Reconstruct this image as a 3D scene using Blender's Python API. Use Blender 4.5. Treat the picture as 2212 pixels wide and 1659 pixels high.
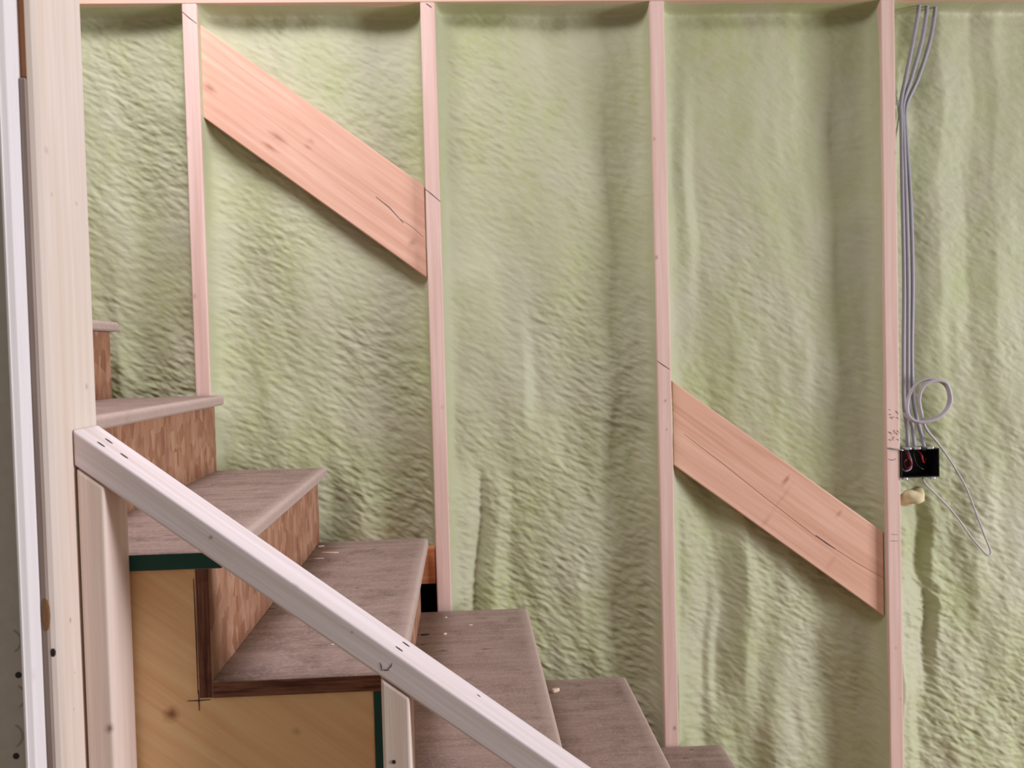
import bpy, bmesh, math, random
import numpy as np
from mathutils import Matrix, Vector

for o in list(bpy.data.objects):
    bpy.data.objects.remove(o, do_unlink=True)
scene = bpy.context.scene
col = scene.collection
rnd = random.Random(7)

# ------------------------------------------------------------------ camera
W, H, FPX = 2212.0, 1659.0, 2007.0
CAM = Vector((0.6774, -2.4474, 1.4530))
YAW, PITCH, ROLL = 0.0513, -0.0316, -0.0257


def cam_basis():
    cy, sy = math.cos(YAW), math.sin(YAW)
    fwd, right, up = Vector((sy, cy, 0)), Vector((cy, -sy, 0)), Vector((0, 0, 1))
    cp, sp = math.cos(PITCH), math.sin(PITCH)
    f2, u2 = fwd * cp + up * sp, up * cp - fwd * sp
    cr, sr = math.cos(ROLL), math.sin(ROLL)
    return right * cr + u2 * sr, u2 * cr - right * sr, f2


CR, CU, CF = cam_basis()
cd = bpy.data.cameras.new('camera')
cam = bpy.data.objects.new('camera', cd)
col.objects.link(cam)
cd.sensor_fit = 'HORIZONTAL'
cd.sensor_width = 36.0
cd.lens = FPX / W * 36.0
cd.clip_start = 0.02
cd.dof.use_dof = True
cd.dof.focus_distance = 1.75
cd.dof.aperture_fstop = 5.6
cam.matrix_world = Matrix(((CR.x, CU.x, -CF.x, CAM.x), (CR.y, CU.y, -CF.y, CAM.y),
                           (CR.z, CU.z, -CF.z, CAM.z), (0, 0, 0, 1)))
scene.camera = cam

# ------------------------------------------------------------------ world, lights, exposure
world = bpy.data.worlds.new('world')
scene.world = world
world.use_nodes = True
bg = world.node_tree.nodes['Background']
bg.inputs[0].default_value = (1.0, 0.93, 0.78, 1)
bg.inputs[1].default_value = 0.22


def area(name, loc, target, sx, sy, power, color):
    ld = bpy.data.lights.new(name, 'AREA')
    ld.shape = 'RECTANGLE'
    ld.size, ld.size_y, ld.energy, ld.color = sx, sy, power, color
    lo = bpy.data.objects.new(name, ld)
    lo.location = loc
    lo.rotation_euler = (Vector(target) - Vector(loc)).to_track_quat('-Z', 'Y').to_euler()
    col.objects.link(lo)
    return lo


# daylight from a doorway to the right, cool unseen daylight over the stair well
area('doorway_daylight', (6.2, -2.35, 1.30), (0.8, -0.5, 1.05), 1.6, 2.1, 285, (0.92, 0.92, 1.0))
area('overhead_daylight', (0.12, -0.95, 2.98), (0.35, -0.75, 0.8), 0.9, 0.5, 30, (0.93, 0.90, 1.0))

vs = scene.view_settings
vs.view_transform = 'Standard'
vs.look = 'None'
vs.gamma = 1.0
vs.use_curve_mapping = False
vs.exposure = 0.0


# ------------------------------------------------------------------ helpers
def ray(x, y):
    return CF + CR * ((x - W / 2) / FPX) - CU * ((y - H / 2) / FPX)


def on_y(x, y, Y):
    d = ray(x, y)
    return CAM + d * ((Y - CAM.y) / d.y)


def on_x(x, y, X):
    d = ray(x, y)
    return CAM + d * ((X - CAM.x) / d.x)


def on_z(x, y, Z):
    d = ray(x, y)
    return CAM + d * ((Z - CAM.z) / d.z)


def on_plane(x, y, p0, n):
    d = ray(x, y)
    return CAM + d * ((Vector(p0) - CAM).dot(n) / d.dot(n))


def srgb(r, g, b):
    f = lambda c: (c / 12.92 if c <= 0.04045 else ((c + 0.055) / 1.055) ** 2.4)
    return (f(r / 255), f(g / 255), f(b / 255), 1.0)


def tag(o, label=None, cat=None, group=None, kind=None):
    if label: o['label'] = label
    if cat: o['category'] = cat
    if group: o['group'] = group
    if kind: o['kind'] = kind
    return o


def thing(name, loc, label, cat, group=None, kind=None):
    e = bpy.data.objects.new(name, None)
    e.empty_display_size = 0.05
    e.location = loc
    col.objects.link(e)
    return tag(e, label, cat, group, kind)


def place(o, M, parent=None):
    if parent is not None:
        o.parent = parent
        base = parent.matrix_basis.copy() if parent.parent is None else (
            parent.parent.matrix_basis @ parent.matrix_parent_inverse @ parent.matrix_basis)
        if parent.type == 'EMPTY' and parent.parent is None:
            base = Matrix.Translation(parent.location)
        o.matrix_parent_inverse = base.inverted()
    o.matrix_basis = M
    return o


def frame(origin, ex, ey):
    ex = Vector(ex).normalized()
    ez = ex.cross(Vector(ey)).normalized()
    ey = ez.cross(ex).normalized()
    o = Vector(origin)
    return Matrix(((ex.x, ey.x, ez.x, o.x), (ex.y, ey.y, ez.y, o.y), (ex.z, ey.z, ez.z, o.z), (0, 0, 0, 1)))


def new_obj(name, me, M=None, parent=None, mats=()):
    for m in mats: me.materials.append(m)
    o = bpy.data.objects.new(name, me)
    col.objects.link(o)
    place(o, M or Matrix.Identity(4), parent)
    return o


def prism(name, pts, t0, t1, M, mat, parent=None, bevel=0.002, seg=2, end_mat=None, end_side=0):
    """polygon pts (local x,y) extruded along local z from t0 to t1"""
    bm = bmesh.new()
    a = [bm.verts.new((p[0], p[1], t0)) for p in pts]
    b = [bm.verts.new((p[0], p[1], t1)) for p in pts]
    n = len(pts)
    f0 = bm.faces.new(list(reversed(a)))
    f1 = bm.faces.new(b)
    for i in range(n):
        bm.faces.new((a[i], a[(i + 1) % n], b[(i + 1) % n], b[i]))
    bmesh.ops.recalc_face_normals(bm, faces=bm.faces)
    if end_mat is not None:
        (f1 if end_side else f0).material_index = 1
    if bevel:
        bmesh.ops.bevel(bm, geom=list(bm.edges), offset=bevel, segments=seg, profile=0.5,
                        affect='EDGES', clamp_overlap=True)
    for f in bm.faces: f.smooth = False
    me = bpy.data.meshes.new(name)
    bm.to_mesh(me)
    bm.free()
    return new_obj(name, me, M, parent, [mat] + ([end_mat] if end_mat else []))


def box(name, x0, x1, y0, y1, z0, z1, mat, parent=None, grain='z', bevel=0.002, seg=2):
    """axis-aligned box; local x runs along the grain axis, origin at the base"""
    c = Vector(((x0 + x1) / 2, (y0 + y1) / 2, z0))
    if grain == 'z':
        M = frame(c, (0, 0, 1), (1, 0, 0))
        pts = [(0, x0 - c.x), (z1 - z0, x0 - c.x), (z1 - z0, x1 - c.x), (0, x1 - c.x)]
        t = (y0 - c.y, y1 - c.y)
        # ez = ex x ey = z x x = y
    elif grain == 'x':
        M = frame(c, (1, 0, 0), (0, 0, 1))      # ez = x × z = -y
        pts = [(x0 - c.x, 0), (x1 - c.x, 0), (x1 - c.x, z1 - z0), (x0 - c.x, z1 - z0)]
        t = (c.y - y1, c.y - y0)
    else:
        M = frame(c, (0, 1, 0), (0, 0, 1))      # ez = y × z = x
        pts = [(y0 - c.y, 0), (y1 - c.y, 0), (y1 - c.y, z1 - z0), (y0 - c.y, z1 - z0)]
        t = (x0 - c.x, x1 - c.x)
    return prism(name, pts, t[0], t[1], M, mat, parent, bevel, seg)


def smooth_path(pts, sub=8):
    P = [Vector(p) for p in pts]
    out = []
    for i in range(len(P) - 1):
        p0, p1, p2, p3 = P[max(i - 1, 0)], P[i], P[i + 1], P[min(i + 2, len(P) - 1)]
        for k in range(sub):
            t = k / sub
            out.append(0.5 * ((2 * p1) + (p2 - p0) * t + (2 * p0 - 5 * p1 + 4 * p2 - p3) * t * t
                              + (3 * p1 - p0 - 3 * p2 + p3) * t ** 3))
    out.append(P[-1])
    return out


def tube(name, pts, r, mat, parent=None, sub=8, sides=8, flat=1.0, rfun=None):
    P = smooth_path(pts, sub)
    r0 = r
    base = P[0].copy()
    bm = bmesh.new()
    prev = None
    nrm = Vector((0, -1, 0.01))
    for i, p in enumerate(P):
        t = (P[min(i + 1, len(P) - 1)] - P[max(i - 1, 0)]).normalized()
        nrm = (nrm - t * nrm.dot(t)).normalized()
        bn = t.cross(nrm)
        ring = []
        r = r0 * (rfun(i / (len(P) - 1)) if rfun else 1.0)
        for k in range(sides):
            a = 2 * math.pi * k / sides
            ring.append(bm.verts.new(p - base + nrm * (math.cos(a) * r * flat) + bn * (math.sin(a) * r)))
        if prev:
            for k in range(sides):
                bm.faces.new((prev[k], prev[(k + 1) % sides], ring[(k + 1) % sides], ring[k]))
        else:
            bm.faces.new(list(reversed(ring)))
        prev = ring
    bm.faces.new(prev)
    bmesh.ops.recalc_face_normals(bm, faces=bm.faces)
    for f in bm.faces: f.smooth = True
    me = bpy.data.meshes.new(name)
    bm.to_mesh(me)
    bm.free()
    return new_obj(name, me, Matrix.Translation(base), parent, [mat])


def ribbon(name, strokes, n, width, mat, parent, lift=0.0006):
    """thin drawn strokes lying on a surface; strokes = list of lists of world points, n = surface normal"""
    n = Vector(n).normalized()
    base = Vector(strokes[0][0])
    bm = bmesh.new()
    for st in strokes:
        P = [Vector(p) for p in st]
        prev = None
        for i, p in enumerate(P):
            t = (P[min(i + 1, len(P) - 1)] - P[max(i - 1, 0)]).normalized()
            s = t.cross(n).normalized()
            w = width * (0.5 if i in (0, len(P) - 1) else 1.0) / 2
            q = p - base + n * lift
            cur = (bm.verts.new(q - s * w), bm.verts.new(q + s * w))
            if prev: bm.faces.new((prev[0], prev[1], cur[1], cur[0]))
            prev = cur
    bmesh.ops.recalc_face_normals(bm, faces=bm.faces)
    me = bpy.data.meshes.new(name)
    bm.to_mesh(me)
    bm.free()
    return new_obj(name, me, Matrix.Translation(base), parent, [mat])


def disc(name, c, n, along, rl, rs, mat, parent, lift=0.0006, h=0.0012, sides=12):
    """small low domed oval (nail head, nail hole plug)"""
    n = Vector(n).normalized()
    a = Vector(along)
    a = (a - n * a.dot(n)).normalized()
    b = n.cross(a)
    M = Matrix(((a.x, b.x, n.x, c[0]), (a.y, b.y, n.y, c[1]), (a.z, b.z, n.z, c[2]), (0, 0, 0, 1)))
    bm = bmesh.new()
    rings = []
    for rr, hh in ((1.0, -0.001), (1.0, lift), (0.6, lift + h * 0.7)):
        rings.append([bm.verts.new((math.cos(2 * math.pi * k / sides) * rl * rr,
                                    math.sin(2 * math.pi * k / sides) * rs * rr, hh)) for k in range(sides)])
    for r0, r1 in zip(rings, rings[1:]):
        for k in range(sides):
            bm.faces.new((r0[k], r0[(k + 1) % sides], r1[(k + 1) % sides], r1[k]))
    bm.faces.new(rings[-1])
    bmesh.ops.recalc_face_normals(bm, faces=bm.faces)
    me = bpy.data.meshes.new(name)
    bm.to_mesh(me)
    bm.free()
    return new_obj(name, me, M, parent, [mat])


# ------------------------------------------------------------------ materials
def base_mat(name, rough=0.7, spec=0.3):
    m = bpy.data.materials.new(name)
    m.use_nodes = True
    nt = m.node_tree
    b = nt.nodes['Principled BSDF']
    b.inputs['Roughness'].default_value = rough
    b.inputs['Specular IOR Level'].default_value = spec
    return m, nt, b


def plain(name, c, rough=0.6, spec=0.3, metal=0.0):
    m, nt, b = base_mat(name, rough, spec)
    b.inputs['Base Color'].default_value = c
    b.inputs['Metallic'].default_value = metal
    tc = nt.nodes.new('ShaderNodeTexCoord')
    no = nt.nodes.new('ShaderNodeTexNoise')
    no.inputs['Scale'].default_value = 60
    no.inputs['Detail'].default_value = 4
    nt.links.new(tc.outputs['Object'], no.inputs['Vector'])
    mx = nt.nodes.new('ShaderNodeMix')
    mx.data_type = 'RGBA'
    mx.inputs[6].default_value = tuple(v * 0.88 for v in c[:3]) + (1,)
    mx.inputs[7].default_value = tuple(min(v * 1.12, 1) for v in c[:3]) + (1,)
    nt.links.new(no.outputs['Fac'], mx.inputs[0])
    nt.links.new(mx.outputs[2], b.inputs['Base Color'])
    return m


def nd(nt, t, **kw):
    n = nt.nodes.new(t)
    for k, v in kw.items(): setattr(n, k, v)
    return n


def mixrgb(nt, fac, a, b, mode='MIX'):
    m = nd(nt, 'ShaderNodeMix', data_type='RGBA', blend_type=mode)
    for sock, v in ((m.inputs[0], fac), (m.inputs[6], a), (m.inputs[7], b)):
        if hasattr(v, 'links') or isinstance(v, bpy.types.NodeSocket):
            nt.links.new(v, sock)
        else:
            sock.default_value = v
    return m.outputs[2]


def ramp(nt, val, stops):
    r = nd(nt, 'ShaderNodeValToRGB')
    els = r.color_ramp.elements
    while len(els) > 1: els.remove(els[-1])
    for i, (p, c) in enumerate(stops):
        e = els[0] if i == 0 else els.new(p)
        e.position = p
        e.color = c if len(c) == 4 else (*c, 1)
    nt.links.new(val, r.inputs[0])
    return r.outputs[0]


def coords(nt, scale, seed=True):
    tc = nd(nt, 'ShaderNodeTexCoord')
    mp = nd(nt, 'ShaderNodeMapping')
    mp.inputs['Scale'].default_value = scale
    nt.links.new(tc.outputs['Object'], mp.inputs['Vector'])
    if seed:
        oi = nd(nt, 'ShaderNodeObjectInfo')
        mu = nd(nt, 'ShaderNodeMath', operation='MULTIPLY')
        mu.inputs[1].default_value = 37.0
        nt.links.new(oi.outputs['Random'], mu.inputs[0])
        ad = nd(nt, 'ShaderNodeVectorMath', operation='ADD')
        nt.links.new(mp.outputs[0], ad.inputs[0])
        nt.links.new(mu.outputs[0], ad.inputs[1])
        return ad.outputs[0]
    return mp.outputs[0]


def noise(nt, vec, scale=1.0, detail=4, rough=0.55, dist=0.0):
    n = nd(nt, 'ShaderNodeTexNoise')
    n.inputs['Scale'].default_value = scale
    n.inputs['Detail'].default_value = detail
    n.inputs['Roughness'].default_value = rough
    n.inputs['Distortion'].default_value = dist
    nt.links.new(vec, n.inputs['Vector'])
    return n.outputs['Fac']


def wood(name, light, dark, knots=(), rough=0.72, grain=1.0, axis=0, blotch=0.35, knot_col=(0.22, 0.11, 0.06, 1)):
    """softwood board, grain along local x.  knots = [((lx,ly,lz), (rx,ry,rz), strength)] in local metres"""
    m, nt, b = base_mat(name, rough, 0.25)
    sc3 = lambda a, c: tuple(a if i == axis else c for i in range(3))
    g1 = noise(nt, coords(nt, sc3(2.0, 55)), 1.0, 5, 0.6, 0.4)
    g2 = noise(nt, coords(nt, sc3(9.0, 420)), 1.0, 3, 0.5)
    bl = noise(nt, coords(nt, sc3(3.0, 9)), 1.0, 3, 0.5)
    lo = tuple(l + (d - l) * grain for l, d in zip(light[:3], dark[:3])) + (1,)
    c = mixrgb(nt, ramp(nt, g1, [(0.36, (0, 0, 0, 1)), (0.70, (1, 1, 1, 1))]), light, lo)
    c = mixrgb(nt, ramp(nt, g2, [(0.45, (0, 0, 0, 1)), (0.8, (0.35, 0.35, 0.35, 1))]), c, dark)
    c = mixrgb(nt, ramp(nt, bl, [(0.45, (0, 0, 0, 1)), (0.75, (blotch, blotch, blotch, 1))]), c, dark)
    tc = nd(nt, 'ShaderNodeTexCoord')
    for p, r, s in knots:
        mp = nd(nt, 'ShaderNodeMapping')
        mp.inputs['Location'].default_value = tuple(-pp / rr for pp, rr in zip(p, r))
        mp.inputs['Scale'].default_value = tuple(1 / rr for rr in r)
        nt.links.new(tc.outputs['Object'], mp.inputs['Vector'])
        wob = noise(nt, mp.outputs[0], 1.6, 2)
        ln = nd(nt, 'ShaderNodeVectorMath', operation='LENGTH')
        nt.links.new(mp.outputs[0], ln.inputs[0])
        ad = nd(nt, 'ShaderNodeMath', operation='MULTIPLY_ADD')
        nt.links.new(wob, ad.inputs[0])
        ad.inputs[1].default_value = 0.5
        nt.links.new(ln.outputs['Value'], ad.inputs[2])
        f = ramp(nt, ad.outputs[0], [(0.0, (s, s, s, 1)), (0.35, (s * 0.85, s * 0.85, s * 0.85, 1)), (0.7, (s * .3, s * .3, s * .3, 1)), (1.0, (0, 0, 0, 1))])
        c = mixrgb(nt, f, c, knot_col)
    nt.links.new(c, b.inputs['Base Color'])
    bp = nd(nt, 'ShaderNodeBump')
    bp.inputs['Strength'].default_value = 0.25
    bp.inputs['Distance'].default_value = 0.0008
    nt.links.new(g2, bp.inputs['Height'])
    nt.links.new(bp.outputs[0], b.inputs['Normal'])
    return m


def tread_material(name):
    m, nt, b = base_mat(name, 0.75, 0.25)
    s1 = noise(nt, coords(nt, (5, 40, 40)), 1.0, 6, 0.65, 0.6)
    s2 = noise(nt, coords(nt, (14, 14, 14)), 1.0, 5, 0.6)
    s3 = noise(nt, coords(nt, (170, 170, 170)), 1.0, 3, 0.6)
    c = mixrgb(nt, ramp(nt, s1, [(0.3, (0, 0, 0, 1)), (0.75, (1, 1, 1, 1))]), srgb(166, 142, 131), srgb(131, 108, 97))
    c = mixrgb(nt, ramp(nt, s2, [(0.5, (0, 0, 0, 1)), (0.78, (0.75, 0.75, 0.75, 1))]), c, srgb(100, 79, 69))
    c = mixrgb(nt, ramp(nt, s3, [(0.35, (0.5, 0.5, 0.5, 1)), (0.5, (0, 0, 0, 1)), (0.66, (0, 0, 0, 1)), (0.75, (0.5, 0.5, 0.5, 1))]), c, srgb(174, 155, 148))
    st = noise(nt, coords(nt, (22, 75, 75)), 1.0, 3, 0.5)
    c = mixrgb(nt, ramp(nt, st, [(0.66, (0, 0, 0, 1)), (0.74, (0.8, 0.8, 0.8, 1))]), c, srgb(74, 58, 54))
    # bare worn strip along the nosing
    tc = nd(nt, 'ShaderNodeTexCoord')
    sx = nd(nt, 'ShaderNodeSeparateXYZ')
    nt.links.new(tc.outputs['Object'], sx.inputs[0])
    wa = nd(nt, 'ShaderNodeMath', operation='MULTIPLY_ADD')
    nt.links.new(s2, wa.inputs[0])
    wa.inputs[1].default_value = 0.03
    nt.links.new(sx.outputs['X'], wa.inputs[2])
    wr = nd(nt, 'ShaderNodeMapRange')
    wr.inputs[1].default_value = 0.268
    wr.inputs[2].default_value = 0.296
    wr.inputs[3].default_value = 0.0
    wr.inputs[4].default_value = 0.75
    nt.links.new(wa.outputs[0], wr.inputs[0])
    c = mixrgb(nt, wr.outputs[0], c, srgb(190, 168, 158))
    nt.links.new(c, b.inputs['Base Color'])
    bp = nd(nt, 'ShaderNodeBump')
    bp.inputs['Strength'].default_value = 0.3
    bp.inputs['Distance'].default_value = 0.001
    nt.links.new(s3, bp.inputs['Height'])
    nt.links.new(bp.outputs[0], b.inputs['Normal'])
    return m


def osb_material(name):
    m, nt, b = base_mat(name, 0.7, 0.25)
    cv = coords(nt, (34, 30, 46))          # strands stand upright on the risers
    v = nd(nt, 'ShaderNodeTexVoronoi')
    v.inputs['Scale'].default_value = 1.0
    nz = nd(nt, 'ShaderNodeTexNoise')
    nz.inputs['Scale'].default_value = 0.9
    nt.links.new(cv, nz.inputs['Vector'])
    mv = mixrgb(nt, 0.35, cv, nz.outputs['Color'], 'ADD')
    nt.links.new(mv, v.inputs['Vector'])
    sep = nd(nt, 'ShaderNodeSeparateColor')
    nt.links.new(v.outputs['Color'], sep.inputs[0])
    c = ramp(nt, sep.outputs[0], [(0.0, srgb(146, 100, 76)), (0.35, srgb(166, 122, 94)), (0.7, srgb(180, 140, 114)), (1.0, srgb(154, 106, 82))])
    big = noise(nt, coords(nt, (20, 7, 26)), 1.0, 4, 0.6)
    c = mixrgb(nt, ramp(nt, big, [(0.45, (0, 0, 0, 1)), (0.75, (0.7, 0.7, 0.7, 1))]), c, srgb(118, 74, 56))
    nt.links.new(c, b.inputs['Base Color'])
    return m


def ply_edge_material(name, sc=(10, 260, 10)):
    m, nt, b = base_mat(name, 0.8, 0.2)
    s = noise(nt, coords(nt, sc), 1.0, 4, 0.6, 0.3)
    s2 = noise(nt, coords(nt, (20, 40, 20)), 1.0, 4, 0.6)
    c = mixrgb(nt, ramp(nt, s, [(0.38, (0, 0, 0, 1)), (0.62, (1, 1, 1, 1))]), srgb(142, 98, 80), srgb(86, 52, 42))
    c = mixrgb(nt, ramp(nt, s2, [(0.5, (0, 0, 0, 1)), (0.8, (0.6, 0.6, 0.6, 1))]), c, srgb(66, 40, 34))
    nt.links.new(c, b.inputs['Base Color'])
    return m


def foam_material(name):
    m, nt, b = base_mat(name, 0.62, 0.35)
    big = noise(nt, coords(nt, (5, 5, 3)), 1.0, 4, 0.55)
    md = noise(nt, coords(nt, (40, 40, 40)), 1.0, 4, 0.6)
    c = mixrgb(nt, ramp(nt, big, [(0.32, (0, 0, 0, 1)), (0.68, (1, 1, 1, 1))]), srgb(187, 186, 159), srgb(172, 178, 128))
    c = mixrgb(nt, ramp(nt, md, [(0.35, (0, 0, 0, 1)), (0.7, (0.5, 0.5, 0.5, 1))]), c, srgb(190, 186, 160))
    nt.links.new(c, b.inputs['Base Color'])
    f = noise(nt, coords(nt, (260, 260, 340)), 1.0, 3, 0.6)
    bp = nd(nt, 'ShaderNodeBump')
    bp.inputs['Strength'].default_value = 0.5
    bp.inputs['Distance'].default_value = 0.0016
    nt.links.new(f, bp.inputs['Height'])
    nt.links.new(bp.outputs[0], b.inputs['Normal'])
    return m


STUD_L, STUD_D = srgb(230, 200, 188), srgb(212, 176, 162)
BRACE_L, BRACE_D = srgb(234, 190, 166), srgb(212, 160, 134)
RAIL_L, RAIL_D = srgb(229, 217, 218), srgb(212, 194, 189)
CREAM_L, CREAM_D = srgb(232, 218, 208), srgb(220, 200, 184)

M_foam = foam_material('spray_foam')
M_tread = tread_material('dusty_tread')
M_osb = osb_material('strand_board')
M_edge = ply_edge_material('plywood_edge')
M_redge = ply_edge_material('riser_edge', (150, 6, 10))
M_green = plain('green_paint', srgb(14, 72, 62), 0.55, 0.4)
M_stringer = wood('pine_stringer', srgb(222, 176, 124), srgb(196, 142, 92), blotch=0.4,
                  knots=())
M_dark = plain('nail_dark', srgb(52, 44, 46), 0.5, 0.4)
M_pencil = plain('pencil', srgb(84, 70, 68), 0.6, 0.3)
M_grain = plain('dark_grain_line', srgb(168, 116, 92), 0.7, 0.2)
M_scuff = plain('grey_scuff', srgb(168, 162, 156), 0.85, 0.2)
M_paper = plain('black_building_paper', srgb(34, 32, 30), 0.9, 0.1)
M_cable = plain('grey_cable_jacket', srgb(150, 146, 154), 0.45, 0.4)
M_wire = plain('pale_thin_cable', srgb(184, 177, 182), 0.45, 0.4)
M_box = plain('black_plastic', srgb(22, 16, 22), 0.35, 0.5)
M_red = plain('red_wire', srgb(150, 34, 44), 0.4, 0.4)
M_white = plain('white_wire', srgb(150, 138, 150), 0.4, 0.4)
M_steel = plain('bright_steel', srgb(200, 200, 206), 0.3, 0.5, 0.8)
M_grey = plain('grey_wallboard', srgb(205, 198, 192), 0.85, 0.2)
M_floor = plain('plywood_subfloor', srgb(170, 140, 112), 0.8, 0.2)
M_chip = plain('pale_wood_chip', srgb(232, 206, 186), 0.7, 0.2)

# ------------------------------------------------------------------ setting
STUD_X = [0.0, 0.6087, 1.2095, 1.83]
HS = 0.019          # half stud thickness
PLATE = 2.373       # underside of the top plate
fl = box('floor', -1.6, 4.2, -3.2, 0.14, -0.03, 0.0, M_floor, grain='x', bevel=0)
tag(fl, kind='structure')
wb = box('wall_back', -1.25, 2.9, 0.14, 0.152, 0.0, 2.46, M_paper, grain='x', bevel=0)
tag(wb, kind='structure')
bp_ = box('bottom_plate', -1.25, 2.9, 0.0, 0.138, 0.0, 0.038, wood('plate_wood', STUD_L, STUD_D), wb, 'x')
tp_ = box('top_plate', -1.25, 2.9, 0.0, 0.138, PLATE, PLATE + 0.038, wood('top_plate_wood', srgb(222, 190, 160), STUD_D), wb, 'x')
tp2 = box('top_plate', -1.25, 2.9, 0.0, 0.138, PLATE + 0.038, PLATE + 0.076, wood('upper_plate_wood', STUD_L, STUD_D), wb, 'x')


# spray foam: one displaced skin per stud bay
def filt_noise(rng, nu, nz, du, dz, lu, lz, ang):
    """gaussian-filtered noise, correlation lengths lu (along ang) and lz (across), unit variance"""
    w = rng.standard_normal((nz, nu))
    fu = np.fft.fftfreq(nu, du)[None, :] * 2 * np.pi
    fz = np.fft.fftfreq(nz, dz)[:, None] * 2 * np.pi
    ca, sa = math.cos(ang), math.sin(ang)
    a = fu * ca + fz * sa
    c = -fu * sa + fz * ca
    g = np.exp(-0.5 * ((a * lu) ** 2 + (c * lz) ** 2))
    r = np.real(np.fft.ifft2(np.fft.fft2(w) * g))
    return r / (r.std() + 1e-9)


def foam(x0, x1, z0, z1, rows, seed, label, rip=1.0, base=0.072):
    rng = np.random.default_rng(seed)
    du = 0.0026
    nu = int((x1 - x0) / du) + 1
    nz = int((z1 - z0) / du) + 1
    u = np.linspace(x0, x1, nu)
    z = np.linspace(z0, z1, nz)
    U, Z = np.meshgrid(u, z)
    # hand-read ridge profile, rows = [(y_px, [(x_px, mm)])]
    zr, pr = [], []
    for yp, prof in rows:
        xs = [on_y(x, yp, 0.07).x for x, _ in prof]
        zr.append(on_y(prof[0][0], yp, 0.07).z)
        pr.append(np.interp(u, xs, [d * 0.001 for _, d in prof]))
    order = np.argsort(zr)
    zr = np.array(zr)[order]
    pr = np.array(pr)[order]
    wob = filt_noise(rng, nu, nz, du, du, 0.10, 0.05, 0)
    D = np.full(U.shape, base)
    if len(zr):
        iz = np.clip(np.searchsorted(zr, z) - 1, 0, max(len(zr) - 2, 0))
        if len(zr) > 1:
            t = np.clip((z - zr[iz]) / (zr[iz + 1] - zr[iz]), 0, 1)
            t = t * t * (3 - 2 * t)
            P = pr[iz] * (1 - t)[:, None] + pr[iz + 1] * t[:, None]
        else:
            P = np.repeat(pr, nz, 0)
        # let the ridges wander sideways a little
        sh = filt_noise(rng, 1, nz, du, du, 1, 0.06, 0)[:, 0] * 0.006
        for i in range(nz):
            P[i] = np.interp(u + sh[i], u, P[i])
        k = np.array([1, 2, 3, 4, 3, 2, 1.]); k /= k.sum()
        P = np.apply_along_axis(lambda q: np.convolve(np.pad(q, 3, 'edge'), k, 'valid'), 1, P)
        D += P
    low = np.clip((1.75 - Z) / 1.0, 0.0, 1.0)       # rougher lower down
    D += filt_noise(rng, nu, nz, du, du, 0.05, 0.11, 0) * 0.0045
    D += filt_noise(rng, nu, nz, du, du, 0.016, 0.05, 0.1) * (0.0008 + 0.0012 * low)
    ang = -0.50
    amp = 0.6 + 0.5 * np.clip(filt_noise(rng, nu, nz, du, du, 0.06, 0.06, 0) * 0.5 + 0.5, 0, 1.6)
    amp = amp * (0.6 + 0.7 * low) * rip
    D += filt_noise(rng, nu, nz, du, du, 0.0095, 0.0036, ang) * 0.00095 * amp
    D += filt_noise(rng, nu, nz, du, du, 0.0048, 0.0021, ang) * 0.00042 * amp
    # the foam climbs the stud sides and the underside of the plate
    for t, w1 in ((U - x0, 1.0), (x1 - U, 1.0)):
        t = np.maximum(t * (1 + 0.25 * wob), 0)
        D -= w1 * ((base - 0.012) * 0.66 * np.exp(-t / 0.007) + (base - 0.012) * 0.34 * np.exp(-(t / 0.034) ** 1.4))
    t = np.maximum(z1 - Z, 0)
    D -= (base - 0.008) * 0.95 * np.exp(-t / 0.003)
    D += 0.010 * np.exp(-(t / 0.06) ** 2)
    D = np.clip(D, 0.006, 0.130)
    co = np.empty((nz * nu, 3), np.float32)
    co[:, 0] = U.ravel() - x0
    co[:, 1] = D.ravel()
    co[:, 2] = Z.ravel() - z0
    idx = np.arange(nz * nu).reshape(nz, nu)
    q = np.stack([idx[:-1, :-1], idx[:-1, 1:], idx[1:, 1:], idx[1:, :-1]], -1).reshape(-1, 4)
    me = bpy.data.meshes.new('spray_foam')
    me.vertices.add(len(co))
    me.vertices.foreach_set('co', co.ravel())
    me.loops.add(q.size)
    me.loops.foreach_set('vertex_index', q.ravel().astype(np.int32))
    me.polygons.add(len(q))
    me.polygons.foreach_set('loop_start', np.arange(0, q.size, 4, dtype=np.int32))
    me.polygons.foreach_set('loop_total', np.full(len(q), 4, np.int32))
    me.polygons.foreach_set('use_smooth', np.ones(len(q), bool))
    me.update(calc_edges=True)
    me.validate()
    o = new_obj('spray_foam', me, Matrix.Translation((x0, 0, z0)), wb, [M_foam])
    o['label'] = label
    return o


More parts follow.
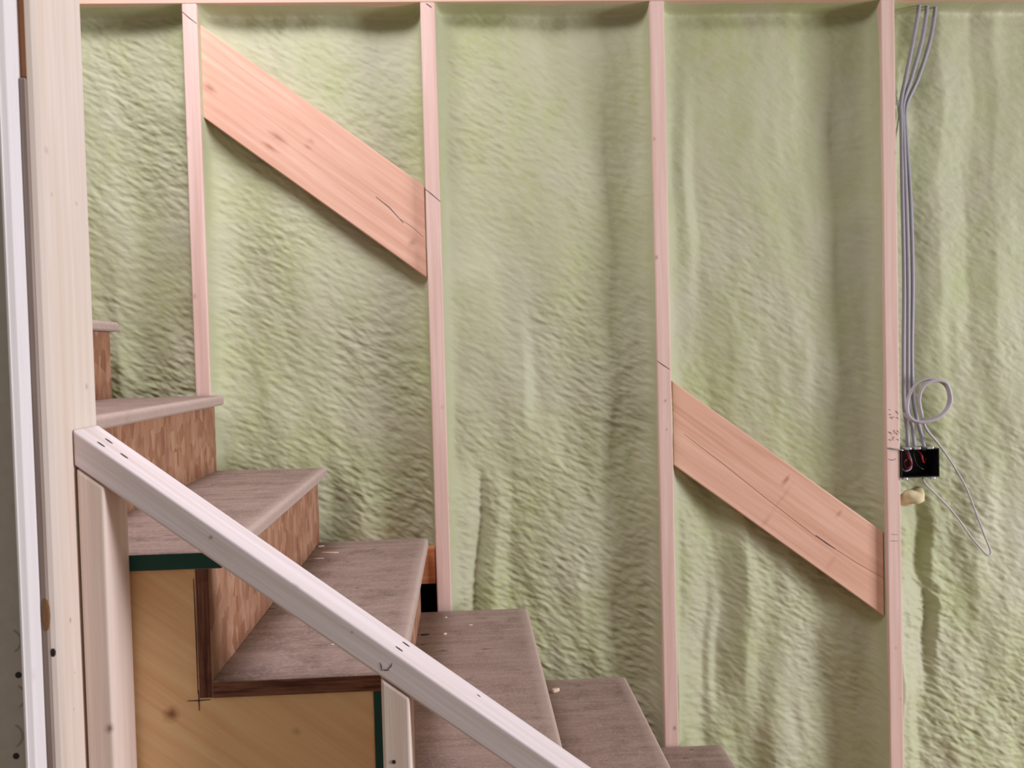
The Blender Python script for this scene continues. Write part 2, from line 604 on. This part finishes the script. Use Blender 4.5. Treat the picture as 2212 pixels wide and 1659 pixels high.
foam(-1.20, STUD_X[0] - HS, 1.28, PLATE,
     [(100, [(180, 0), (300, -4), (390, 0)]), (700, [(180, 0), (260, -6), (340, 6), (400, -4)]),
      (800, [(200, 8), (260, -14), (330, 14), (380, -10), (420, 0)])], 11,
     'pale green foam in the narrow bay left of the first stud', 1.5)
foam(STUD_X[0] + HS, STUD_X[1] - HS, 0.875, PLATE,
     [(80, [(440, -6), (560, -6), (700, -3), (800, 6), (900, 2)]),
      (500, [(440, -6), (520, 0), (660, -5), (720, 3), (850, 0)]),
      (1000, [(480, 0), (620, -8), (760, 2), (860, -4), (920, 6)]),
      (1120, [(480, 0), (660, 6), (715, 22), (780, -6), (860, -2), (930, 14)])], 12,
     'pale green foam between the first and second studs, behind the upper diagonal board', 1.35)
foam(STUD_X[1] + HS, STUD_X[2] - HS, 0.04, PLATE,
     [(60, [(960, 0), (1010, -5), (1090, -4), (1180, 6), (1240, -5), (1330, 4), (1400, 0)]),
      (600, [(970, 4), (1050, -4), (1200, -4), (1330, 5), (1400, 0)]),
      (880, [(980, 8), (1060, 2), (1130, -12), (1150, 2), (1230, 8), (1290, -10), (1340, 0), (1400, 0)]),
      (980, [(985, 4), (1040, 2), (1070, 2), (1140, -10), (1220, 10), (1290, -10), (1330, 4), (1400, 0)]),
      (1070, [(985, -16), (1015, -6), (1036, 14), (1050, -4), (1072, -14), (1100, -2), (1180, 2), (1280, -8), (1310, 6), (1400, 2)]),
      (1280, [(985, -18), (1015, -8), (1038, 18), (1052, -4), (1075, -14), (1105, 0), (1180, -4), (1260, -8), (1310, 8), (1400, 2)]),
      (1500, [(990, 0), (1100, -4), (1200, 4), (1300, -6), (1400, 6)])], 13,
     'pale green foam in the middle bay with no diagonal board', 1.0)
foam(STUD_X[2] + HS, STUD_X[3] - HS, 0.04, PLATE,
     [(80, [(1450, 4), (1540, -3), (1700, -4), (1800, 8), (1880, 4)]),
      (420, [(1450, 4), (1478, -6), (1500, 4), (1600, -2), (1760, -4), (1800, 5), (1880, 4)]),
      (700, [(1460, 0), (1500, 4), (1580, -4), (1640, 2), (1740, -6), (1800, 6), (1880, 6)]),
      (1020, [(1465, -12), (1540, 2), (1600, -4), (1780, 4), (1880, 4)]),
      (1150, [(1470, -22), (1535, 10), (1556, 8), (1602, -20), (1625, -10), (1700, -2), (1782, 16), (1850, 2), (1895, -2)]),
      (1450, [(1475, -26), (1525, 10), (1540, 2), (1555, 10), (1618, -24), (1645, -12), (1710, -3), (1785, 18), (1850, 2), (1900, -2)]),
      (1640, [(1485, -8), (1520, 10), (1560, -2), (1590, 8), (1665, -24), (1720, -4), (1790, 12), (1900, 2)])], 14,
     'pale green foam between the third and fourth studs, behind the lower diagonal board', 0.8)
foam(STUD_X[3] + HS, 2.42, 0.04, PLATE + 0.0,
     [(100, [(1950, 10), (2030, -4), (2100, 8), (2150, -4), (2212, 0)]),
      (600, [(1960, 8), (2030, -6), (2090, 6), (2150, -6), (2212, 2)]),
      (1000, [(1960, 8), (2020, -2), (2080, 4), (2150, -5), (2212, 3)]),
      (1200, [(1950, -6), (1985, 18), (2012, -14), (2060, 2), (2110, -4), (2170, 4), (2212, 0)]),
      (1330, [(1955, -26), (1985, -2), (2000, 10), (2024, -14), (2090, 0), (2150, -4), (2212, 2)]),
      (1600, [(1960, -20), (1985, 4), (2060, -6), (2120, -6), (2212, 8)])], 15,
     'pale green foam right of the fourth stud, behind the grey cables', 0.9)

# ------------------------------------------------------------------ studs
STUD_LABELS = ['first wall stud from the left, ending on the upper stair tread',
               'second wall stud from the left, at the low end of the upper diagonal board',
               'third wall stud from the left, at the high end of the lower diagonal board',
               'fourth wall stud from the left, carrying the electrical box and grey cables']
STUD_KNOTS = [[(420, 640, 0.012, .4), (405, 300, .012, .3)], [(955, 880, 0.009, .3), (940, 1150, .01, .3), (920, 700, .008, .25)],
              [(1437, 866, .007, .7), (1418, 556, .009, .7), (1440, 928, .006, .5), (1457, 1573, .010, .8), (1413, 300, .008, .5)],
              [(1935, 330, .008, .4), (1935, 1400, .007, .4), (1945, 1510, .006, .4)]]
studs = []
for i, sx in enumerate(STUD_X):
    M = frame((sx, 0.069, 0.038), (0, 0, 1), (1, 0, 0))
    kn = []
    for (px, py, r, s) in STUD_KNOTS[i]:
        w = on_y(px, py, 0.0)
        l = M.inverted() @ w
        kn.append((tuple(l), (r * 1.3, r, 0.01), s))
    m = wood('stud_wood', STUD_L, STUD_D, kn, blotch=0.3, knot_col=srgb(136, 92, 80))
    o = box('wall_stud', sx - HS, sx + HS, 0.0, 0.138, 0.038, PLATE, m, None, 'z', 0.003, 3)
    tag(o, STUD_LABELS[i], 'stud', 'upright studs of the foamed wall')
    studs.append(o)


def on_stud(pts, Y=0.0):
    return [on_y(x, y, Y) for x, y in pts]


for i, line in enumerate([[(391, 23), (408, 38), (425, 51)], [(917, 407), (932, 419), (952, 436)],
                          [(1419, 779), (1433, 789), (1447, 798)]]):
    ribbon('pencil_line', [on_stud(line)], (0, -1, 0), 0.0022, M_pencil, studs[i])
ribbon('pencil_line', [on_stud([(921, 8), (932, 16)])], (0, -1, 0), 0.005, M_pencil, studs[1])
# illegible carpenter's jottings on the fourth stud
sc = []
r2 = random.Random(3)
for yy in (885, 893, 902, 909, 931, 936, 943, 949):
    for xx in (1919, 1927, 1935):
        if r2.random() < 0.75:
            x, y = xx + r2.uniform(-2, 2), yy + r2.uniform(-2, 2)
            sc.append(on_stud([(x, y), (x + r2.uniform(1, 5), y + r2.uniform(-2, 3)), (x + r2.uniform(2, 7), y + r2.uniform(0, 5))]))
sc += [on_stud([(1916, 968), (1926, 970), (1940, 971)]), on_stud([(1918, 992), (1927, 994), (1936, 991)]),
       on_stud([(1925, 1154), (1939, 1155)]), on_stud([(1923, 1168), (1940, 1169)])]
ribbon('pencil_writing', sc, (0, -1, 0), 0.0017, M_pencil, studs[3])['kind'] = 'stuff'


# ------------------------------------------------------------------ diagonal boards between studs
def brace(label, px, xl, xr, knots, cracks):
    Y = 0.018
    TL, BL, TR, BR = [on_y(x, y, Y) for x, y in px]
    TL.x, BL.x, TR.x, BR.x = xl, xl, xr, xr
    ex = (TR - TL + BR - BL).normalized()
    M = frame(BL, ex, (0, 0, 1))          # local z points to the camera (-y)
    inv = M.inverted()
    pts = [tuple((inv @ p)[:2]) for p in (BL, BR, TR, TL)]
    kn = [(tuple(inv @ on_y(x, y, Y)), (rx * 1.5, ry * 1.5, .03), s * .9) for x, y, rx, ry, s in knots]
    m = wood('brace_wood', BRACE_L, BRACE_D, kn, blotch=0.3, knot_col=srgb(150, 92, 66))
    o = prism('diagonal_brace', pts, -0.038, 0.0, M, m, None, 0.0025, 2)
    tag(o, label, 'board', 'diagonal boards nailed between studs')
    for c in cracks:
        ribbon('grain_crack', [[on_y(x, y, Y) for x, y in c[0]]], (0, -1, 0), c[1], M_pencil if c[1] > .002 else M_grain, o)
    return o


brace('upper diagonal board of orange pine between the first and second studs',
      [(428, 52), (441, 252), (914, 402), (918, 600)], STUD_X[0] + HS + .001, STUD_X[1] - HS - .003,
      [(452, 190, .025, .012, .7), (600, 297, .035, .010, .75), (583, 318, .03, .008, .75), (665, 318, .016, .006, .6), (890, 525, .012, .016, .55), (672, 305, .015, .008, .4)],
      [([(812, 425), (840, 447), (872, 482)], .0022), ([(860, 470), (890, 490), (915, 512)], .0015)])
brace('lower diagonal board of orange pine between the third and fourth studs',
      [(1454, 822), (1460, 1004), (1912.5, 1149), (1919, 1331)], STUD_X[2] + HS + .005, STUD_X[3] - HS - .003,
      [(1697, 1038, .008, .022, .85), (1812, 1110, .008, .016, .55), (1690, 1075, .007, .06, .25), (1655, 1125, .010, .03, .3), (1795, 1215, .01, .03, .25)],
      [([(1478, 938), (1560, 1000), (1660, 1080), (1760, 1157), (1850, 1215), (1915, 1252)], .0014),
       ([(1762, 1156), (1785, 1173), (1805, 1186)], .0032)])
blk = box('wood_block', 0.34, STUD_X[1] - HS - 0.002, 0.012, 0.05, 0.850, 0.945,
          wood('block_wood', srgb(222, 150, 104), srgb(190, 116, 76)), None, 'x')
tag(blk, 'short orange wood block behind the stair tread at the foot of the second stud', 'block')

# ------------------------------------------------------------------ staircase
NX, NZ, RUN, RISE = 1.3453, 0.3905, 0.258, 0.1953
YE, YB = -1.051, -0.012
OVER, TT, RT = 0.024, 0.025, 0.020
stair = thing('staircase', (NX + RUN, (YE + YB) / 2, 0.0),
              'unfinished straight staircase with dusty wooden treads and strand board risers', 'staircase')


def nose(k): return NX - (k - 1) * RUN, NZ + (k - 1) * RISE


for k in range(0, 9):
    x, z = nose(k)
    if z - TT < 0.02: continue
    # riser below the tread
    zb = (z - RISE - TT) if k > 0 else 0.0
    em = M_green if k == 4 else M_redge
    M = frame((x - OVER - RT, YB, max(zb, 0)), (1, 0, 0), (0, 0, 1))
    ye = YB - YE
    wallgap = 0.0
    prism('riser', [(0, 0), (RT, 0), (RT, z - TT - max(zb, 0)), (0, z - TT - max(zb, 0))], wallgap, ye, M, M_osb,
          stair, 0.0008, 1, em, 1)
    if k == 8: continue
    # tread with a rounded nosing
    M = frame((x - RUN - OVER, YB, z - TT), (1, 0, 0), (0, 0, 1))
    L = RUN + OVER
    r = 0.009
    pts = [(0, 0), (L - 0.004, 0), (L, 0.004)]
    for j in range(5):
        a = j / 4 * math.pi / 2
        pts.append((L - r + r * math.cos(a), TT - r + r * math.sin(a)))
    pts.append((0, TT))
    em = M_green if k == 5 else M_edge
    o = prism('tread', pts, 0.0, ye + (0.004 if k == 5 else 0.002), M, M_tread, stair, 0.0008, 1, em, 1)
    if k == 5: o['label'] = 'tread with a dark green painted end'

# cut stringers
def stringer(y0, y1, knots=()):
    pts = []
    x0, z0 = nose(0)
    xf = x0 - OVER - RT
    pts.append((xf, 0.0))
    for k in range(0, 8):
        x, z = nose(k)
        xr = x - OVER - RT
        pts += [(xr, z - TT), (xr - RUN, z - TT)]
    xl, zl = pts[-1]
    pts.append((xl, zl - 0.36))
    s = RISE / RUN
    xe = xl + (zl - 0.36) / s
    pts.append((min(xe, xf - 0.05), 0.0))
    org = Vector((0.0, y1, 0.0))
    ex = Vector((1, 0, -s)).normalized()
    M = frame((nose(4)[0], y1, nose(4)[1]), ex, (0, 0, 1))
    inv = M.inverted()
    lp = [tuple((inv @ Vector((p[0], y1, p[1])))[:2]) for p in pts]
    kn = [(tuple(inv @ Vector(w)), r, st) for w, r, st in knots]
    m = wood('stringer_pine', srgb(250, 214, 166), srgb(238, 190, 142), kn, blotch=0.45, knot_col=srgb(140, 84, 58))
    return prism('stringer', lp, 0.0, y1 - y0, M, m, stair, 0.0008, 1)


kw = on_y(370, 1543, YE + .004)
kw2 = on_y(640, 1580, YE + .004)
so = stringer(YE + 0.004, YE + 0.042, [(kw, (.021, .021, .03), 1.0), (kw2, (.014, .011, .03), .4)])
stringer(YB - 0.04, YB - 0.002)
YS = YE + 0.004
for ln in (((405, 1514), (430, 1513), (455, 1511)), ((429, 1490), (430, 1515), (431, 1535)), ((418, 1250), (424, 1380), (428, 1500))):
    ribbon('pencil_line', [[on_y(x, y, YS) for x, y in ln]], (0, -1, 0), 0.002, M_pencil, so)

# ------------------------------------------------------------------ stair guard: sloping flat rail on posts
RY = -1.1445
RS = 0.7614
guard = thing('stair_guard', (0.157, RY + 0.044, 0.0),
              'sloping bare lumber guard rail on upright posts beside the stairs', 'railing')
rc = on_y(156.3, 927.5, RY)
ex = Vector((1, 0, -RS)).normalized()
up_r = Vector((RS, 0, 1)).normalized()
XE = rc.x
T_RAIL = 0.0395
Lr = 1.62
# local: x along rail, y = up normal, z = ex × up -> -y (toward the camera)
Mr = frame(rc + Vector((0, 0.089, 0)), ex, up_r)
th = math.atan(RS)
cut = T_RAIL * math.tan(th)
pts = [(cut * -1.0 + 0.0, -T_RAIL), (Lr, -T_RAIL), (Lr, 0), (0, 0)]
# plumb cut so that the end stands flat against the tall post
pts[0] = (0 + T_RAIL * math.tan(th), -T_RAIL) if (Mr @ Vector((T_RAIL * math.tan(th), -T_RAIL, 0))).x - XE < 1e-3 else (-T_RAIL * math.tan(th), -T_RAIL)
inv = Mr.inverted()
kn = []
for (px, py, rx, ry, s) in [(455, 1161, .006, .006, .8), (760, 1366, .005, .004, .6), (640, 1265, .012, .006, .3)]:
    kn.append((tuple(inv @ on_y(px, py, RY)), (rx, ry, .01), s))
m_rail = wood('rail_wood', RAIL_L, RAIL_D, kn, blotch=0.15, knot_col=srgb(120, 84, 70))
rail = prism('rail', pts, 0.0, 0.089, Mr, m_rail, guard, 0.0035, 3)
for (px, py) in [(235, 953), (218, 960), (268, 985), (877, 1392), (862, 1402), (1034, 1503)]:
    p = on_plane(px, py, rc, up_r)
    s = 0.5 if px > 1000 else 1.0
    disc('nail_hole', p, up_r, ex, 0.0065 * s, 0.0026 * s, M_dark, rail, h=0.0003)
ribbon('pencil_mark', [[on_y(x, y, RY) for x, y in ((821, 1431), (824, 1440), (824, 1449))],
                       [on_y(x, y, RY) for x, y in ((827, 1446), (834, 1448), (841, 1447))],
                       [on_y(x, y, RY) for x, y in ((837, 1446), (844, 1440), (847, 1432))]],
       (0, -1, 0), 0.0018, M_pencil, rail)


def guard_post(x0, x1, knots):
    """38 x 89 post with a top cut to the rail slope"""
    z = lambda x: rc.z - (x - rc.x) * RS - T_RAIL / math.cos(th) - 0.0022
    M = frame((x0, RY + 0.0005, 0), (0, 0, 1), (1, 0, 0))      # local x up, y = +x, z = +y
    pts = [(0, 0), (z(x0), 0), (z(x1), x1 - x0), (0, x1 - x0)]
    inv = M.inverted()
    kn = [(tuple(inv @ w), (r * 1.8, r * 1.6, .016), s) for w, r, s in knots]
    m = wood('post_wood', srgb(240, 222, 212), srgb(226, 202, 188), kn, blotch=0.2, knot_col=srgb(112, 74, 60))
    return prism('post', pts, 0.0, 0.089, M, m, guard, 0.004, 3)


p1 = guard_post(rc.x + 0.0025, rc.x + 0.0385, [(on_y(236, 1574, RY), .007, .85)])
p2 = guard_post(0.5485, 0.5880, [])
pn = on_y(851, 1646, RY)
disc('nail_hole', pn, (0, -1, 0), (1, 0, 0), .0028, .0028, M_dark, p2, h=.0003)

# ------------------------------------------------------------------ tall built-up post at the left and grey wall
XC = rc.x - 0.001
YF, YK = -1.2105, -1.058
TOPZ = 2.46
wl = box('wall_left', -1.6, 0.0885, YF + 0.006, YF + 0.020, 0.0, TOPZ, M_grey, grain='z', bevel=0)
tag(wl, kind='structure')
for (px, py) in [(40, 1458), (35, 1633)]:
    disc('screw_head', on_y(px, py, YF + 0.006), (0, -1, 0), (1, 0, 0), .0042, .0042, M_dark, wl, h=.001)
for (px, py, rr) in [(18, 1385, .016), (28, 1505, .016), (22, 1590, .016)]:
    c0 = on_y(px, py, YF + 0.006)
    arc = [c0 + Vector((math.cos(a) * rr, 0, math.sin(a) * rr)) for a in [-1.1 + i * .22 for i in range(11)]]
    ribbon('scuff_mark', [arc], (0, -1, 0), 0.0022, M_scuff, wl)
tall = thing('built_up_post', (0.115, (YF + YK) / 2, 0.0),
             'tall pale post of stacked boards at the left edge, where the rail ends', 'post')
wl_w = lambda n, kn=(): wood(n, srgb(247, 241, 243), srgb(234, 224, 222), kn, blotch=0.12, grain=0.7, knot_col=srgb(170, 140, 124), axis=2)
def edge_board(name, x0, x1, cw, cdp, mat, fwd=0.0):
    """upright board whose front right arris slopes, shaped to catch light from the right"""
    M = frame(((x0 + x1) / 2, (YF + YK - fwd) / 2, 0), (1, 0, 0), (0, 1, 0))      # local z up
    hx, hy = (x1 - x0) / 2, (YK - YF + fwd) / 2
    pts = [(-hx, -hy), (hx - cw, -hy), (hx - cw * .45, -hy + cdp * .3), (hx, -hy + cdp), (hx, hy), (-hx, hy)]
    return prism(name, pts, 0.0, TOPZ, M, mat, tall, 0.0012, 2)


FW = 0.022  # edge board pushed forward so its slope catches the light
e1x0, e1x1 = on_y(29, 900, YF - FW).x, on_y(64, 900, YF - FW + 0.012).x
e1 = edge_board('edge_board', e1x0, e1x1, 0.018, 0.017, wl_w('whitened_edge_wood', [((0, -(YK - YF) / 2, on_y(72, 1450, YF).z), (.004, .01, .016), .45)]), FW)  # brightness of the lit strip put into a near-white wood colour
Mc = frame(((0.1262 + XC) / 2, (YF + YK) / 2, 0), (0, 0, 1), (1, 0, 0))
Mc = frame(((0.1262 + XC) / 2, (YF + YK) / 2, 0), (1, 0, 0), (0, 1, 0))
ic = Mc.inverted()
ck = []
for (px, py, rz, ry, s) in [(152, 1340, .007, .007, .7), (187, 835, .009, .010, .5), (100, 325, .010, .012, .35), (162, 1453, .003, .003, .8),
                            (160, 1532, .003, .003, .8), (192, 475, .006, .008, .5), (165, 440, .006, .01, .35), (112, 420, .006, .008, .35)]:
    w = on_x(px, py, XC)
    ck.append((tuple(ic @ w), (.012, ry, rz), s))
e2 = edge_board('side_board', 0.1262, XC, 0.0105, 0.010, wood('cream_board', CREAM_L, CREAM_D, ck, blotch=0.25, knot_col=srgb(150, 106, 84), axis=2))
zf = on_y(50, 175, YF + .012).z
f1 = box('filler_strip', e1x1 + .0003, 0.1260, YF - 0.003, YK - 0.004, 0.0, zf, wood('filler_wood', srgb(178, 162, 154), srgb(150, 130, 120), blotch=0.5), tall, 'z', 0.0015, 1)
f2 = box('filler_strip', e1x1 + .0003, 0.1260, YF + 0.004, YK - 0.004, zf + 0.002, TOPZ, wood('brown_filler_wood', srgb(196, 142, 104), srgb(164, 110, 76), blotch=0.5), tall, 'z', 0.0015, 1)
hp = on_y(99, 1328, YF - .003)
disc('knot_hole', hp, (0, -1, 0), (0, 0, 1), .022, .0055, plain('knot_hole_wood', srgb(150, 112, 80), .8), f1, h=.0008)
disc('nail_hole', on_y(115, 1410, YF), (0, -1, 0), (0, 0, 1), .0055, .003, M_dark, e2, h=.0006)

# ------------------------------------------------------------------ cables, coil, electrical box
def pxpath(l, Y):
    return [on_y(p[0], p[1], p[2] if len(p) > 2 else Y) for p in l]


cab = [
    ([(1988, -60, .05), (1987, 0, .045), (1974, 80), (1957, 165), (1946, 222), (1947, 270), (1949, 400), (1953, 600), (1952, 760), (1953, 870), (1960, 930), (1962, 972, .03)],
     'grey cable running closest to the fourth stud, into the black box'),
    ([(2006, -60, .055), (2004, 0, .05), (1993, 80, .04), (1970, 165, .04), (1951, 226, .04), (1952, 290), (1957, 420), (1962, 600), (1962, 760), (1963, 870), (1972, 930), (1977, 972, .03)],
     'middle grey cable of the three beside the fourth stud'),
    ([(2024, -60, .06), (2022, 0, .055), (2011, 80, .05), (1985, 165, .05), (1957, 232, .05), (1958, 300, .045), (1967, 430, .04), (1972, 600, .04), (1970, 760, .04), (1974, 870, .04), (1988, 930), (1998, 972, .03)],
     'outermost grey cable beside the fourth stud, bowing toward the foam'),
]
for pth, lab in cab:
    o = tube('electrical_cable', pxpath(pth, .035), 0.0058, M_cable, None, 8, 8, 0.6)
    tag(o, lab, 'cable', 'grey cables down the fourth stud')
stp = on_y(1944, 224, .028)
o = box('cable_staple', STUD_X[3] + HS - .001, STUD_X[3] + HS + 0.016, .012, .062, stp.z - .004, stp.z + .004, M_steel, None, 'x', .001, 1)
tag(o, 'small staple pinning the grey cables to the fourth stud', 'staple')
coil = [(1951, 893, .015), (1975, 910, .008), (2005, 908, .004), (2038, 892, .0), (2050, 862, -.002), (2042, 832, -.002), (2015, 819, 0),
        (1985, 826, .004), (1966, 850, .008), (1960, 880, .010), (1968, 904, .006), (1995, 912, -.002), (2030, 900, -.008), (2054, 870, -.010),
        (2046, 830, -.010), (2020, 822, -.008), (1996, 834, -.004), (1986, 860, 0), (1990, 890, .006), (2000, 925, .014), (2028, 960, .020), (2058, 1003, .028),
        (2086, 1052, .032), (2106, 1102, .032), (2126, 1155, .03), (2139, 1188, .026), (2138, 1199, .022), (2127, 1194, .022), (2098, 1160, .024), (2060, 1108, .026),
        (2022, 1068, .022), (2000, 1046, .016), (1993, 1033, .012)]
o = tube('coiled_cable', [on_y(x, y, Y) for x, y, Y in coil], 0.0046, M_wire, None, 8, 8, 1.0, lambda t: 1.0 if t < .56 else max(.6, 1.0 - (t - .56) * 5))
tag(o, 'thin pale cable coiled above the black box with a long drooping loop', 'cable')

bx0, bx1 = STUD_X[3] + HS + 0.0005, on_y(2028, 1000, .0).x
bz0, bz1 = on_y(1985, 1031, .0).z, on_y(1985, 969, .0).z
by0, by1 = -0.004, 0.062
ebox = thing('electrical_box', ((bx0 + bx1) / 2, by0, bz0), 'open black plastic electrical box nailed to the fourth stud', 'electrical box')
wt = .0028
box('back_wall', bx0, bx1, by1 - wt, by1, bz0, bz1, M_box, ebox, 'x', .0006, 1)
box('side_wall', bx0, bx0 + wt, by0, by1 - wt, bz0, bz1, M_box, ebox, 'z', .0006, 1)
box('side_wall', bx1 - wt, bx1, by0, by1 - wt, bz0, bz1, M_box, ebox, 'z', .0006, 1)
box('top_wall', bx0 + wt, bx1 - wt, by0, by1 - wt, bz1 - wt, bz1, M_box, ebox, 'x', .0006, 1)
box('bottom_wall', bx0 + wt, bx1 - wt, by0, by1 - wt, bz0, bz0 + wt, M_box, ebox, 'x', .0006, 1)
bw = bx1 - bx0
bh = bz1 - bz0
bpt = lambda u, v, y: Vector((bx0 + u * bw, y, bz0 + v * bh))
for pth, mm in [([(.2, .95, .03), (.25, .7, .008), (.32, .45, .006), (.22, .3, .012), (.18, .5, .02), (.3, .6, .03)], M_red),
                ([(.55, .95, .03), (.58, .75, .006), (.62, .55, .008), (.72, .48, .02), (.8, .6, .03)], M_red),
                ([(.3, .95, .03), (.33, .6, .012), (.3, .3, .008), (.15, .22, .008), (.12, .3, .02)], M_white),
                ([(.45, .95, .03), (.5, .45, .02), (.65, .25, .016), (.8, .2, .03)], M_box)]:
    tube('wire', [bpt(*p) for p in pth], 0.0022, mm, ebox, 6, 6)
for u in (.18, .42, .76):
    p = bpt(u, 1.0, by0 + .004)
    box('cable_clamp', p.x - .009, p.x + .009, by0 - .002, by0 + .014, bz1 - .002, bz1 + .005, M_steel, ebox, 'x', .0018, 2)
for u in (.1, .82):
    p = bpt(u, 0, by0)
    box('cable_clamp', p.x - .006, p.x + .006, by0 - .002, by0 + .012, bz0 - .006, bz0 + .001, M_steel, ebox, 'x', .0015, 2)
tube('mounting_nail', [on_y(1916, 967, -.004), on_y(1930, 969, -.005), on_y(1952, 973, -.004)], .0017, M_steel, ebox, 4, 6)


def lump(name, c, r, mat, seed, parent=None, rough=.25, sub=3, squash=(1, 1, 1)):
    bm = bmesh.new()
    bmesh.ops.create_icosphere(bm, subdivisions=sub, radius=1.0)
    q = random.Random(seed)
    ph = [(Vector((q.uniform(-1, 1), q.uniform(-1, 1), q.uniform(-1, 1))) * 3.6, q.uniform(0, 6)) for _ in range(7)]
    for v in bm.verts:
        s = 1 + rough * sum(math.sin(v.co.dot(d) + a) for d, a in ph) / 3
        v.co = Vector((v.co.x * squash[0], v.co.y * squash[1], v.co.z * squash[2])) * (s * r)
    for f in bm.faces: f.smooth = True
    me = bpy.data.meshes.new(name)
    bm.to_mesh(me)
    bm.free()
    return new_obj(name, me, Matrix.Translation(c), parent, [mat])


o = lump('foam_lump', on_y(1974, 1072, .022), .030, plain('old_foam', srgb(214, 198, 156), .6), 8, None, .42, 4, (1.0, .8, .8))
tag(o, 'yellowish lump of dried foam under the black electrical box', 'foam lump')

# ------------------------------------------------------------------ chips and shavings on the treads
def chip(px, py, k, sx, sy, sz, ang, label, mat=None, name='wood_chip'):
    z = nose(k)[1]
    p = on_z(px, py, z)
    a = Vector((math.cos(ang), math.sin(ang), 0))
    M = frame(p, a, (-a.y, a.x, 0))
    q = random.Random(int(px))
    n = 6
    pts = [(math.cos(2 * math.pi * i / n) * sx * q.uniform(.7, 1.1), math.sin(2 * math.pi * i / n) * sy * q.uniform(.7, 1.1)) for i in range(n)]
    o = prism(name, pts, 0.0, sz, M, mat or M_chip, None, min(sz, sy) * .2, 1)
    tag(o, label, 'wood chip', 'chips and shavings on the treads')
    return o


chip(1199, 1495, 2, .013, .008, .009, .3, 'pale chunky wood chip behind the nosing of the third visible tread')
chip(692, 1181, 4, .010, .004, .003, .2, 'pale shaving against the riser on the tread under the upper foam')
chip(714, 1195, 4, .022, .004, .003, -.15, 'longest curled shaving on the tread near the second stud')
chip(690, 1207, 4, .014, .003, .002, -.1, 'thin shaving just below the longest one')
chip(963, 1335, 3, .004, .003, .003, .4, 'tiny pale crumb near the foot of the second stud')
chip(962, 1371, 3, .006, .004, .004, .8, 'small pale chip on the middle tread beside a dark scrap')
chip(1017, 1351, 3, .006, .003, .002, .2, 'small flat chip in the middle of the back of the middle tread')
chip(918, 1372, 3, .012, .005, .003, .1, 'small dark scrap on the middle tread beside the nosing above', M_dark, 'dark_scrap')
chip(724, 1393, 4, .010, .003, .002, .25, 'pale shaving on the wide tread just under the sloping rail')
